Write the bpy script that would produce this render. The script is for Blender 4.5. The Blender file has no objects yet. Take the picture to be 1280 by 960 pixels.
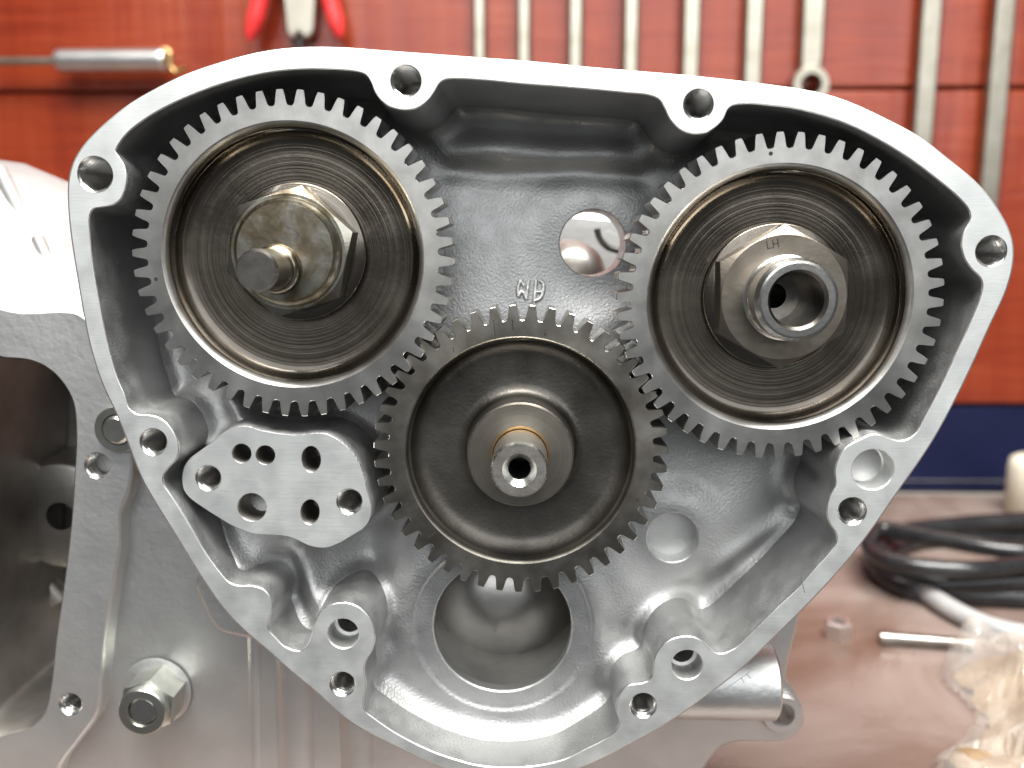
import bpy, math, random
import numpy as np
from mathutils import Vector, kdtree
from mathutils.geometry import delaunay_2d_cdt

random.seed(7); np.random.seed(7)
S = bpy.context.scene
COL = S.collection
MM = 0.001

# ------------------------------------------------------------------ camera
CAM_D = 168.0                    # mm from the lens to the machined joint face (plane Y = 0)
FPX, PITCH, YAW = 1045.0, 0.1549, -0.0222
FW = np.array([math.sin(YAW)*math.cos(PITCH), math.cos(YAW)*math.cos(PITCH), -math.sin(PITCH)])
RT = np.array([math.cos(YAW), -math.sin(YAW), 0.0])
UP = np.cross(RT, FW)
cam = bpy.data.cameras.new('camera'); cam_o = bpy.data.objects.new('camera', cam); COL.objects.link(cam_o)
cam_o.location = (0, -CAM_D*MM, 0)
cam_o.rotation_euler = Vector(FW).to_track_quat('-Z', 'Y').to_euler()
cam.sensor_width = 36.0; cam.lens = FPX/1280*36.0
cam.clip_start = 0.01; cam.clip_end = 50
cam.dof.use_dof = True; cam.dof.focus_distance = 0.171; cam.dof.aperture_fstop = 11.0
S.camera = cam_o

# ------------------------------------------------------------------ world, lamps, exposure
W = bpy.data.worlds.new('World'); S.world = W; W.use_nodes = True
bg = W.node_tree.nodes['Background']
bg.inputs[0].default_value = (0.93, 0.96, 1.0, 1); bg.inputs[1].default_value = 0.12

def area(name, loc, target, sx, sy, power, col):
    l = bpy.data.lights.new(name, 'AREA'); l.shape = 'RECTANGLE'; l.size = sx; l.size_y = sy
    l.energy = power; l.color = col
    o = bpy.data.objects.new(name, l); COL.objects.link(o); o.location = loc
    o.rotation_euler = (Vector(target)-Vector(loc)).to_track_quat('-Z', 'Y').to_euler()
    return o
area('ceiling_lamp', (0.12, -0.38, 1.10), (0.0, 0.02, -0.03), 1.0, 0.6, 62.0, (1.0, 0.985, 0.95))
area('window_lamp', (0.22, -1.25, 0.60), (0.0, 0.0, 0.0), 1.8, 0.9, 14.0, (0.96, 0.985, 1.0))
area('tube_lamp', (-0.35, -0.45, 1.0), (-0.05, 0.0, 0.0), 0.06, 1.2, 4.0, (1.0, 0.99, 0.96))

S.view_settings.view_transform = 'Standard'; S.view_settings.look = 'None'
S.view_settings.gamma = 1.0; S.view_settings.exposure = 0.0
S.view_settings.use_curve_mapping = False
S.render.engine = 'CYCLES'
S.cycles.max_bounces = 8; S.cycles.glossy_bounces = 5; S.cycles.transparent_max_bounces = 8
S.cycles.use_denoising = True
S.cycles.sample_clamp_indirect = 6.0

# ------------------------------------------------------------------ pixel ray -> point on a plane of the place
def ray(px, py): return FW + RT*((px-640)/FPX) + UP*((480-py)/FPX)
def U(px, py, Y=0.0):
    d = ray(px, py); t = (Y+CAM_D)/d[1]
    return (d[0]*t, d[2]*t)                      # x, z in mm
def UZ(px, py, z):
    d = ray(px, py); t = z/d[2]
    return (d[0]*t, d[1]*t-CAM_D)                # x, y in mm
def sc(Y): return (Y+CAM_D)/FPX                  # mm per pixel at depth Y
def UL(pts, Y): return np.array([U(a, b, Y) for a, b in pts])

# ------------------------------------------------------------------ mesh helpers
def tag(o, label=None, cat=None, group=None, kind=None):
    if label: o['label'] = label
    if cat: o['category'] = cat
    if group: o['group'] = group
    if kind: o['kind'] = kind
    return o
def thing(name, label, cat, loc, group=None):
    o = bpy.data.objects.new(name, None); COL.objects.link(o)
    o.empty_display_size = 0.01
    o.location = [c*MM for c in loc]; o['loc'] = [float(c) for c in loc]
    return tag(o, label, cat, group)
def mesh(name, verts, faces, mat, smooth=True, origin=(0, 0, 0)):
    v = (np.asarray(verts, float)-np.asarray(origin, float))*MM
    m = bpy.data.meshes.new(name); m.from_pydata(v.tolist(), [], [list(map(int, f)) for f in faces]); m.update()
    if smooth is True: m.polygons.foreach_set('use_smooth', [True]*len(m.polygons))
    elif smooth is not False: m.polygons.foreach_set('use_smooth', list(smooth))
    m.materials.append(mat)
    return m
def put(name, m, origin=(0, 0, 0), parent=None, rot=None):
    o = bpy.data.objects.new(name, m); COL.objects.link(o)
    p = np.array(origin, float)
    if parent is not None:
        o.parent = parent
        q = parent
        while q is not None:
            p = p-np.array(list(q['loc'])); q = q.parent
    o['loc'] = [float(c) for c in p]
    o.location = (p*MM).tolist()
    if rot: o.rotation_euler = rot
    return o
def mk(name, verts, faces, mat, parent=None, smooth=True, origin=(0, 0, 0)):
    return put(name, mesh(name, verts, faces, mat, smooth, origin), origin, parent)

class MB:
    """collects shells: vertices, faces and a smooth flag per face"""
    def __init__(s): s.v = []; s.f = []; s.s = []
    def add(s, v, f, smooth=True):
        n = len(s.v); s.v += [tuple(map(float, p)) for p in v]
        s.f += [[i+n for i in q] for q in f]; s.s += [smooth]*len(f)
    def rings(s, rings, closed=True, smooth=True, flip=False):
        n = len(rings[0]); v = [p for r in rings for p in r]; f = []
        for k in range(len(rings)-1):
            for i in range(n if closed else n-1):
                j = (i+1) % n
                q = [k*n+i, k*n+j, (k+1)*n+j, (k+1)*n+i]
                f.append(q[::-1] if flip else q)
        s.add(v, f, smooth)
    def build(s, name, mat, parent=None, origin=(0, 0, 0)):
        return mk(name, s.v, s.f, mat, parent, s.s, origin)
    def mesh(s, name, mat, origin=(0, 0, 0)): return mesh(name, s.v, s.f, mat, s.s, origin)

def spline(pts, step=0.6, closed=True):
    """centripetal Catmull-Rom through the points, resampled"""
    P = np.asarray(pts, float); n = len(P); out = []
    rng = range(n if closed else n-1)
    for i in rng:
        if closed: p0, p1, p2, p3 = P[(i-1) % n], P[i], P[(i+1) % n], P[(i+2) % n]
        else: p0, p1, p2, p3 = P[max(i-1, 0)], P[i], P[i+1], P[min(i+2, n-1)]
        a = max(np.linalg.norm(p1-p0), 1e-6)**.5; b = max(np.linalg.norm(p2-p1), 1e-6)**.5; c = max(np.linalg.norm(p3-p2), 1e-6)**.5
        m1 = (p2-p1)+b*((p1-p0)/a-(p2-p0)/(a+b)) if np.linalg.norm(p1-p0) > 1e-6 else (p2-p1)
        m2 = (p2-p1)+b*((p3-p2)/c-(p3-p1)/(b+c)) if np.linalg.norm(p3-p2) > 1e-6 else (p2-p1)
        k = max(2, int(np.linalg.norm(p2-p1)/step))
        for t in np.arange(k)/k:
            out.append((2*t**3-3*t**2+1)*p1+(t**3-2*t**2+t)*m1+(-2*t**3+3*t**2)*p2+(t**3-t**2)*m2)
    if not closed: out.append(P[-1])
    return np.array(out)
def sarea(P): x, y = P[:, 0], P[:, 1]; return .5*np.sum(x*np.roll(y, -1)-np.roll(x, -1)*y)
def ccw(P): return P if sarea(P) > 0 else P[::-1].copy()
def offset(P, d):
    """move a CCW loop inwards by d"""
    t = np.roll(P, -1, 0)-np.roll(P, 1, 0); t /= np.maximum(np.linalg.norm(t, axis=1), 1e-9)[:, None]
    return P+np.stack([-t[:, 1], t[:, 0]], 1)*d
def circle(c, r, n=40, ry=None, ph=0.0, rot=0.0):
    a = np.arange(n)/n*2*np.pi+ph; x = r*np.cos(a); y = (ry or r)*np.sin(a)
    return np.stack([c[0]+x*math.cos(rot)-y*math.sin(rot), c[1]+x*math.sin(rot)+y*math.cos(rot)], 1)
def inside(Q, P):
    Q = np.asarray(Q); r = np.zeros(len(Q), bool); x, y = Q[:, 0], Q[:, 1]
    for (x1, y1), (x2, y2) in zip(P, np.roll(P, -1, 0)):
        if y1 == y2: continue
        c = ((y1 > y) != (y2 > y)) & (x < (x2-x1)*(y-y1)/(y2-y1)+x1); r ^= c
    return r
def fill(outer, holes):
    """triangles of an outline with holes"""
    V = []; E = []
    for L in [outer]+holes:
        n = len(V); V += [Vector(p) for p in L]; E += [(n+i, n+(i+1) % len(L)) for i in range(len(L))]
    v, e, f = delaunay_2d_cdt(V, E, [], 0, 1e-6)[:3]
    v = np.array([tuple(p) for p in v]); f = np.array(f)
    c = v[f].mean(1); ok = inside(c, outer)
    for h in holes: ok &= ~inside(c, h)
    return v, f[ok]
def y3(P, Y): return np.stack([P[:, 0], np.full(len(P), float(Y)), P[:, 1]], 1)
def plate_mb(outer, Y, th, bevel=0.4, holes=(), back=True, wall_end=None):
    """a flat casting or bar seen from the front: face, rounded edge, side wall, back"""
    outer = ccw(np.asarray(outer, float)); mb = MB()
    inn = offset(outer, bevel); mid = offset(outer, bevel*0.29)
    v, f = fill(inn, [np.asarray(h) for h in holes])
    fa = f[:, ::1]
    mb.add(y3(v, Y), fa, False)
    mb.rings([y3(inn, Y), y3(mid, Y+bevel*.29), y3(outer, Y+bevel), y3(outer, Y+th)])
    if back:
        v, f = fill(outer, [np.asarray(h) for h in holes]); mb.add(y3(v, Y+th), f[:, ::-1], False)
        for h in holes: mb.rings([y3(np.asarray(h), Y), y3(np.asarray(h), Y+th)], flip=True)
    return mb
def lathe(profile, c, n=96, mb=None, smooth=True, axis='Y'):
    """profile [(radius, y), ...] turned about the line through c along Y (or X)"""
    mb = mb or MB(); a = np.arange(n)/n*2*np.pi
    R = []
    for r, y in profile:
        if axis == 'Y': R.append(np.stack([c[0]+r*np.cos(a), np.full(n, y), c[1]+r*np.sin(a)], 1))
        elif axis == 'X': R.append(np.stack([np.full(n, y), c[0]+r*np.cos(a), c[1]+r*np.sin(a)], 1))
        else: R.append(np.stack([c[0]+r*np.cos(a), c[1]+r*np.sin(a), np.full(n, y)], 1))
    for k in range(len(R)-1): mb.rings([R[k], R[k+1]], smooth=smooth)   # separate bands keep crisp turned edges
    return mb
def lathe_s(profile, c, n=96, mb=None, axis='Y'):
    """as lathe, with one smooth shell"""
    mb = mb or MB(); a = np.arange(n)/n*2*np.pi
    if axis == 'Y': mb.rings([np.stack([c[0]+r*np.cos(a), np.full(n, y), c[1]+r*np.sin(a)], 1) for r, y in profile])
    elif axis == 'X': mb.rings([np.stack([np.full(n, y), c[0]+r*np.cos(a), c[1]+r*np.sin(a)], 1) for r, y in profile])
    else: mb.rings([np.stack([c[0]+r*np.cos(a), c[1]+r*np.sin(a), np.full(n, y)], 1) for r, y in profile])
    return mb
def tube(path, r, n=14, mb=None, caps=True):
    mb = mb or MB(); P = np.asarray(path, float); k = len(P); r = np.broadcast_to(r, (k,))
    T = np.gradient(P, axis=0); T /= np.linalg.norm(T, axis=1)[:, None]
    u = np.cross(T[0], [0.3, 0.2, 1.0]); u /= np.linalg.norm(u); R = []; a = np.arange(n)/n*2*np.pi
    for i in range(k):
        u = u-T[i]*np.dot(u, T[i]); u /= np.linalg.norm(u); w = np.cross(T[i], u)
        R.append(P[i]+r[i]*(np.cos(a)[:, None]*u+np.sin(a)[:, None]*w))
    mb.rings(R)
    if caps:
        mb.add(R[0], [list(range(n))[::-1]], False); mb.add(R[-1], [list(range(n))], False)
    return mb
def stroke_mb(lines, Y, w, h, mb=None, round_=False):
    """raised or inlaid strokes on a face at depth Y; lines are polylines of (x, z) mm"""
    mb = mb or MB()
    for L in lines:
        L = np.asarray(L, float)
        for a, b in zip(L[:-1], L[1:]):
            d = b-a; d = d/max(np.linalg.norm(d), 1e-9); nrm = np.array([-d[1], d[0]])*w/2
            a2, b2 = a-d*w*.3, b+d*w*.3
            q = np.array([a2+nrm, a2-nrm, b2-nrm, b2+nrm]); q2 = np.array([a2+nrm*.6, a2-nrm*.6, b2-nrm*.6, b2+nrm*.6])
            v = np.vstack([y3(q, Y), y3(q2, Y-h)])
            mb.add(v, [[4, 5, 6, 7], [0, 1, 5, 4], [1, 2, 6, 5], [2, 3, 7, 6], [3, 0, 4, 7]], False)
    return mb

# ------------------------------------------------------------------ materials
MATS = {}
def mat(name, col, rough=.4, metal=0.0, build=None, **kw):
    m = bpy.data.materials.new(name); m.use_nodes = True; nt = m.node_tree
    p = nt.nodes['Principled BSDF']
    p.inputs['Base Color'].default_value = (*col, 1); p.inputs['Roughness'].default_value = rough; p.inputs['Metallic'].default_value = metal
    for k, v in kw.items(): p.inputs[k].default_value = v
    if build: build(nt, p)
    MATS[name] = m
    return m
def N(nt, t, **kw):
    n = nt.nodes.new(t)
    for k, v in kw.items():
        if k in n.inputs: n.inputs[k].default_value = v
        else: setattr(n, k, v)
    return n
def coords(nt, scale=(1, 1, 1), rot=(0, 0, 0)):
    tc = N(nt, 'ShaderNodeTexCoord'); mp = N(nt, 'ShaderNodeMapping'); mp.inputs['Scale'].default_value = scale; mp.inputs['Rotation'].default_value = rot
    nt.links.new(tc.outputs['Object'], mp.inputs['Vector']); return mp.outputs['Vector']
def noise(nt, vec, scale, detail=3, rough=.5, dist=0.0):
    n = N(nt, 'ShaderNodeTexNoise'); n.inputs['Scale'].default_value = scale; n.inputs['Detail'].default_value = detail
    n.inputs['Roughness'].default_value = rough; n.inputs['Distortion'].default_value = dist
    nt.links.new(vec, n.inputs['Vector']); return n.outputs['Fac']
def ramp(nt, fac, stops):
    r = N(nt, 'ShaderNodeValToRGB'); e = r.color_ramp.elements
    e[0].position, e[0].color = stops[0][0], (*stops[0][1], 1); e[1].position, e[1].color = stops[-1][0], (*stops[-1][1], 1)
    for pos, c in stops[1:-1]:
        x = e.new(pos); x.color = (*c, 1)
    nt.links.new(fac, r.inputs['Fac']); return r.outputs['Color']
def mrange(nt, fac, a, b, lo=.3, hi=.7):
    r = N(nt, 'ShaderNodeMapRange'); r.inputs['From Min'].default_value = lo; r.inputs['From Max'].default_value = hi
    r.inputs['To Min'].default_value = a; r.inputs['To Max'].default_value = b
    nt.links.new(fac, r.inputs['Value']); return r.outputs['Result']
def bump(nt, p, h, strength, dist, prev=None):
    b = N(nt, 'ShaderNodeBump'); b.inputs['Strength'].default_value = strength; b.inputs['Distance'].default_value = dist
    nt.links.new(h, b.inputs['Height'])
    if prev is not None: nt.links.new(prev, b.inputs['Normal'])
    nt.links.new(b.outputs['Normal'], p.inputs['Normal']); return b.outputs['Normal']
def math_n(nt, op, a, b=None):
    n = N(nt, 'ShaderNodeMath'); n.operation = op
    for i, x in enumerate((a, b)):
        if x is None: continue
        if isinstance(x, (int, float)): n.inputs[i].default_value = x
        else: nt.links.new(x, n.inputs[i])
    return n.outputs[0]
def radius(nt):
    tc = N(nt, 'ShaderNodeTexCoord'); sp = N(nt, 'ShaderNodeSeparateXYZ'); nt.links.new(tc.outputs['Object'], sp.inputs[0])
    cb = N(nt, 'ShaderNodeCombineXYZ'); nt.links.new(sp.outputs['X'], cb.inputs['X']); nt.links.new(sp.outputs['Z'], cb.inputs['Z'])
    ln = N(nt, 'ShaderNodeVectorMath'); ln.operation = 'LENGTH'; nt.links.new(cb.outputs[0], ln.inputs[0])
    return ln.outputs['Value']
def rvec(nt, k):
    cb = N(nt, 'ShaderNodeCombineXYZ'); nt.links.new(math_n(nt, 'MULTIPLY', radius(nt), k), cb.inputs['X']); return cb.outputs[0]

def b_machined(nt, p):
    g = noise(nt, coords(nt, (420, 420, 5200), (0, math.radians(24), 0)), 1.0, 4, .65, .4)
    s = noise(nt, coords(nt, (90, 90, 4200), (0, math.radians(-40), 0)), 1.0, 2, .5)
    big = noise(nt, coords(nt), 45, 4, .6); pit = noise(nt, coords(nt), 700, 2, .5)
    mx = math_n(nt, 'ADD', math_n(nt, 'MULTIPLY', big, .5), math_n(nt, 'ADD', math_n(nt, 'MULTIPLY', g, .3), math_n(nt, 'MULTIPLY', s, .2)))
    nt.links.new(ramp(nt, mx, [(.3, (.58, .595, .585)), (.5, (.65, .665, .655)), (.7, (.71, .72, .705))]), p.inputs['Base Color'])
    nt.links.new(mrange(nt, noise(nt, coords(nt), 160, 3), .54, .68), p.inputs['Roughness'])
    b = bump(nt, p, g, .24, .00008); b = bump(nt, p, s, .16, .00008, b); 
    bump(nt, p, mrange(nt, pit, 0, 1, .66, .72), -.35, .0001, b)
def b_cast(nt, p):
    n1 = noise(nt, coords(nt), 1900, 2, .5); n2 = noise(nt, coords(nt), 240, 3); n3 = noise(nt, coords(nt), 60, 4)
    nt.links.new(ramp(nt, n3, [(.25, (.345, .347, .345)), (.55, (.43, .432, .428)), (.8, (.52, .52, .512))]), p.inputs['Base Color'])
    nt.links.new(mrange(nt, n2, .48, .60), p.inputs['Roughness'])
    b = bump(nt, p, n1, .36, .0004); bump(nt, p, n2, .05, .0006, b)
def b_smoothcast(nt, p):
    n1 = noise(nt, coords(nt), 700, 3); n2 = noise(nt, coords(nt), 90, 4)
    nt.links.new(ramp(nt, n2, [(.25, (.60, .605, .595)), (.75, (.71, .71, .695))]), p.inputs['Base Color'])
    b = bump(nt, p, n1, .25, .0003); bump(nt, p, n2, .3, .001, b)
def b_steel(nt, p):
    g = noise(nt, rvec(nt, 9000), 1.0, 3, .6); s = noise(nt, coords(nt), 130, 4, .65); st = noise(nt, coords(nt, (1, 1, 1)), 60, 3)
    nt.links.new(ramp(nt, s, [(.25, (.32, .31, .29)), (.5, (.43, .42, .40)), (.75, (.54, .53, .51))]), p.inputs['Base Color'])
    nt.links.new(mrange(nt, st, .28, .44), p.inputs['Roughness'])
    b = bump(nt, p, g, .12, .0001); bump(nt, p, s, .1, .0003, b)
def b_steel2(nt, p):
    g = noise(nt, rvec(nt, 9000), 1.0, 3, .6); s = noise(nt, coords(nt), 120, 4, .65); st = noise(nt, coords(nt), 60, 3)
    nt.links.new(ramp(nt, s, [(.25, (.20, .175, .145)), (.5, (.29, .27, .235)), (.75, (.40, .385, .35))]), p.inputs['Base Color'])
    nt.links.new(mrange(nt, st, .26, .42), p.inputs['Roughness'])
    b = bump(nt, p, g, .12, .0001); bump(nt, p, s, .1, .0003, b)
def b_web(nt, p):
    g = noise(nt, rvec(nt, 2600), 1.0, 2, .55); g2 = noise(nt, rvec(nt, 900), 1.0, 2, .5); s = noise(nt, coords(nt), 110, 4, .6); o = noise(nt, coords(nt), 45, 3)
    mx = math_n(nt, 'ADD', math_n(nt, 'MULTIPLY', g2, .6), math_n(nt, 'MULTIPLY', s, .4))
    nt.links.new(ramp(nt, mx, [(.3, (.07, .057, .044)), (.5, (.125, .108, .088)), (.7, (.20, .182, .155))]), p.inputs['Base Color'])
    nt.links.new(mrange(nt, o, .17, .36), p.inputs['Roughness'])
    b = bump(nt, p, g, .15, .00035); b = bump(nt, p, g2, .16, .0005, b); bump(nt, p, s, .12, .0008, b)
def b_forge(nt, p):
    n1 = noise(nt, coords(nt), 1300, 3); s = noise(nt, coords(nt), 90, 4, .6)
    nt.links.new(ramp(nt, s, [(.3, (.085, .078, .069)), (.7, (.16, .149, .134))]), p.inputs['Base Color'])
    nt.links.new(mrange(nt, noise(nt, coords(nt), 60, 3), .34, .48), p.inputs['Roughness'])
    b = bump(nt, p, n1, .16, .0003); bump(nt, p, s, .04, .001, b)
def b_hub(nt, p):
    g = noise(nt, rvec(nt, 2200), 1.0, 2, .6); s = noise(nt, coords(nt), 120, 4, .6)
    nt.links.new(ramp(nt, math_n(nt, 'ADD', math_n(nt, 'MULTIPLY', g, .4), math_n(nt, 'MULTIPLY', s, .6)), [(.3, (.20, .18, .15)), (.7, (.35, .325, .285))]), p.inputs['Base Color'])
    bump(nt, p, g, .2, .0002)
def b_oily(nt, p):
    s = noise(nt, coords(nt), 130, 4, .6, .6); h = noise(nt, coords(nt), 300, 3)
    nt.links.new(ramp(nt, s, [(.3, (.13, .10, .065)), (.45, (.25, .215, .15)), (.55, (.34, .325, .275)), (.75, (.42, .40, .34))]), p.inputs['Base Color'])
    bump(nt, p, h, .12, .0004)
def b_wood(nt, p):
    g = noise(nt, coords(nt, (3, 3, 45)), 4.0, 5, .6, .8); big = noise(nt, coords(nt, (1, 1, .35)), 11, 4, .6); st = noise(nt, coords(nt, (9, 1, .6)), 5, 3, .6)
    mx = math_n(nt, 'ADD', math_n(nt, 'MULTIPLY', g, .35), math_n(nt, 'ADD', math_n(nt, 'MULTIPLY', big, .35), math_n(nt, 'MULTIPLY', st, .3)))
    nt.links.new(ramp(nt, mx, [(.30, (.085, .009, .004)), (.46, (.16, .019, .006)), (.56, (.20, .03, .009)), (.72, (.26, .055, .02))]), p.inputs['Base Color'])
    nt.links.new(mrange(nt, big, .18, .34), p.inputs['Roughness'])
    b = bump(nt, p, g, .2, .002); bump(nt, p, st, .35, .004, b)
def b_bench(nt, p):
    st = noise(nt, coords(nt, (1, 1.1, 1)), 11, 5, .55, .8); fi = noise(nt, coords(nt), 120, 4)
    nt.links.new(ramp(nt, st, [(.32, (.10, .06, .044)), (.46, (.15, .105, .087)), (.56, (.19, .143, .123)), (.72, (.25, .205, .183))]), p.inputs['Base Color'])
    nt.links.new(mrange(nt, st, .12, .38), p.inputs['Roughness'])
    bump(nt, p, fi, .15, .001)
def b_mott(c0, c1, sc_, bs=0.0, bscale=400):
    def f(nt, p):
        s = noise(nt, coords(nt), sc_, 4, .6); nt.links.new(ramp(nt, s, [(.3, c0), (.7, c1)]), p.inputs['Base Color'])
        if bs: bump(nt, p, noise(nt, coords(nt), bscale, 3), bs, .0004)
    return f
M_MACH = mat('machined_aluminium', (.64, .645, .64), .42, 1, b_machined)
M_CAST = mat('cast_aluminium', (.5, .5, .5), .42, 1, b_cast)
M_SMOOTH = mat('smooth_cast_aluminium', (.55, .55, .54), .50, 1, b_smoothcast)
M_TOP = mat('plain_cast_aluminium', (.47, .47, .46), .55, 1, b_mott((.43, .43, .42), (.51, .51, .50), 60, .05))
M_STEEL = mat('gear_steel', (.4, .4, .38), .34, 1, b_steel)
M_STEEL2 = mat('brown_gear_steel', (.27, .25, .22), .34, 1, b_steel2)
M_EDGE = mat('burnished_glint_edge', (.72, .71, .69), .25, 1)  # burnished tooth edges; the glint they catch is put into the colour
M_WEB = mat('turned_oily_steel', (.15, .14, .12), .3, 1, b_web, **{'Coat Weight': .6, 'Coat Roughness': .09})
M_FORGE = mat('forged_dark_steel', (.13, .12, .1), .32, 1, b_forge)
M_NUT = mat('browned_steel', (.3, .26, .21), .32, 1, b_mott((.22, .185, .145), (.36, .325, .275), 110, .12))
M_HUB = mat('faced_hub_steel', (.36, .33, .28), .36, 1, b_hub)
M_OILY = mat('oily_yellow_steel', (.4, .35, .25), .26, 1, b_oily)
M_BRIGHT = mat('bright_ground_steel', (.62, .61, .58), .24, 1, b_mott((.52, .51, .48), (.66, .65, .62), 200, .06, 900))
M_SHAFTEND = mat('faced_steel', (.55, .52, .48), .38, 1, b_mott((.40, .36, .32), (.66, .63, .59), 260, .14, 900))
M_PIN = mat('dark_pin_steel', (.26, .24, .22), .28, 1, b_mott((.17, .155, .14), (.32, .30, .27), 180, .12))
M_BRONZE = mat('bronze_bush', (.55, .33, .14), .3, 1, b_mott((.42, .24, .09), (.62, .4, .2), 300))
M_THREAD = mat('tapped_aluminium', (.6, .59, .57), .22, 1, b_mott((.52, .51, .49), (.66, .65, .63), 300))
M_CHEEK = mat('oily_crank_steel', (.42, .40, .37), .3, 1, b_mott((.46, .45, .43), (.58, .57, .55), 60, .1))
M_SHADEIN = mat('shade_darkened_casting', (.16, .15, .135), .42, 1, b_mott((.27, .255, .235), (.46, .44, .415), 50, .2, 300))  # shade inside the enclosed gearbox and bores put into a darker base colour
M_SHINE = mat('pale_plated_steel', (.82, .81, .78), .38, 1)
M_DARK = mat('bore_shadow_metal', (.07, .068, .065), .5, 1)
M_MARK = mat('dark_stamp_grime', (.018, .016, .014), .6, 0)
M_SCRATCH_GLINT = mat('bright_scratch_and_glint', (.8, .8, .79), .3, 1)
M_WOOD = mat('red_varnished_wood', (.4, .05, .02), .25, 0, b_wood, **{'Coat Weight': .2, 'Coat Roughness': .2})
M_NAVY = mat('navy_paint', (.006, .008, .03), .5, 0, b_mott((.004, .006, .022), (.008, .011, .04), 12), **{'Specular IOR Level': .15})
M_BENCH = mat('stained_pink_bench', (.4, .25, .2), .25, 0, b_bench)
M_LEDGE = mat('grey_ledge', (.36, .34, .31), .5, 0, b_mott((.28, .26, .23), (.42, .40, .37), 40))
M_CHROME = mat('satin_chrome', (.60, .57, .50), .34, 1, b_mott((.34, .31, .24), (.50, .47, .40), 60, .1))
M_ALUH = mat('satin_aluminium_handle', (.62, .61, .59), .36, 1, b_mott((.54, .53, .51), (.66, .65, .63), 70, .1))
M_RED = mat('red_plastic_grip', (.62, .03, .03), .28, 0, b_mott((.55, .02, .02), (.68, .05, .05), 60))
M_BLACK = mat('black_rubber_cable', (.012, .012, .013), .22, 0, b_mott((.009, .009, .01), (.02, .02, .021), 90, .1))
M_GREYCAB = mat('grey_cable', (.5, .5, .5), .3, 0, b_mott((.26, .26, .26), (.38, .38, .375), 50))
M_CREAM = mat('cream_plastic', (.66, .60, .48), .45, 0, b_mott((.58, .52, .40), (.70, .65, .54), 40))
M_BAG = mat('clear_plastic_film', (.90, .84, .74), .14, 0, b_mott((.50, .46, .40), (.74, .72, .68), 70, .3, 120), **{'Alpha': .32, 'Specular IOR Level': .9, 'Coat Weight': .6, 'Coat Roughness': .06})
M_CONTENT = mat('beige_packing', (.55, .42, .28), .6, 0, b_mott((.16, .095, .045), (.34, .25, .15), 60, .3))
M_BRASS = mat('brassy_hook', (.42, .28, .12), .35, 1)
M_ZINC = mat('zinc_plated_steel', (.55, .55, .50), .30, 1, b_mott((.46, .46, .41), (.64, .64, .58), 120, .1))

# ================================================================== THE TIMING-SIDE CRANKCASE
OUTER_PX = [(83,230),(84,215),(88,201),(96,189),(110,172),(122,160),(140,145),(155,132),(177,119),(197,108),(230,92),(275,77),(310,67),(342,61),(378,58),
 (410,57.8),(440,59),(480,62.5),(530,66),(610,72),(660,75.5),(715,81),(770,86),(850,92.5),(927,100.5),(962,105),(1005,111),(1045,120),(1085,136),(1115,151),
 (1145,166),(1165,180),(1185,197),(1210,216),(1232,237),(1250,262),(1264,287),(1270,312),(1266,342),(1257,370),(1242,400),(1220,449),(1200,491),(1185,520),
 (1167,552),(1145,585),(1122,617),(1095,657),(1070,690),(1040,725),(1005,762),(970,796),(930,835),(885,870),(840,902),(787,932),(737,957),(690,972),(640,979),(595,974),
 (540,956),(500,937),(465,920),(432,900),(395,866),(365,842),(332,812),(302,787),(277,760),(247,716),(225,680),(200,640),(175,597),(160,557),(142,512),(127,482),
 (112,435),(102,385),(92,325),(85,275)]
INNER_PX = [(145,189),(149,180),(160,166),(180,150),(210,132.5),(250,115),(285,103),(320,94),(350,89),(383,86.7),(422,87.5),(447,90),(457,94),(463,102.5),(467.5,114),
 (475,125),(487.5,134),(505,138),(522.5,135),(536,125),(544,114),(550,104),(557.5,99.5),(572,98.8),(610,101),(650,105),(715,110),(780,116),(812,119.5),(824,125),(830,135),
 (837.5,150),(850,162.5),(865,168),(880,167),(892.5,161),(904,150),(911,136),(917.5,132),(932.5,130),(960,132),(990,135.5),(1020,142.5),(1060,156),(1100,176),(1135,197.5),
 (1172,225),(1197,246),(1210,261),(1213,270),(1210,280),(1204,290),(1201.5,305),(1205,322),(1215,337),(1225,347),(1228,357),(1225,372),(1212,405),(1195,442),(1172,490),
 (1155,522),(1145,540),(1136,548),(1125,550.5),(1112,547.5),(1100,543),(1090,542.5),(1077,548),(1057,559),(1049,570),(1043.5,586),(1044,606),(1036.5,621),(1033,640),
 (1037.5,655),(1045,667),(1045,678),(1035,692),(1017,712),(995,737),(965,765),(935,795),(916,811.5),(901,817),(889,812),(879,801.5),(867,796),(852,795.5),(835,801),(822,814),
 (817,827),(816,840),(812,849),(802,854),(787,856),(776,865),(770,880),(770.5,892),(774,902),(771,911),(762,920),(730,937),(705,949),(680,955.5),(640,959.5),(600,957),
 (575,951),(540,939),(500,919),(470,899),(456,887),(454.5,875),(458,857),(455.5,839),(458,826),(466,812),(469.5,795),(465.5,777),(452,761),(435,753.5),(415,755),(402,762),
 (393,779),(388,797),(383,808),(375,813.5),(366,812.5),(356,808),(345,797),(336,786),(337,774),(341,760),(339,747),(330,737),(315,732),(297,731.5),(287,728),(277,717),
 (257,690),(235,652),(215,620),(205,605),(204,596),(210,586),(220,575),(224,562),(220,545),(210,530),(197,521),(182,518),(170,517),(162,510),(156,492),(147,472),(135,430),
 (125,380),(117,335),(112.5,292),(112,272),(116,262),(127,259.5),(140,257),(151,249),(157,235),(159,220),(156,207),(149,196)]
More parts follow.
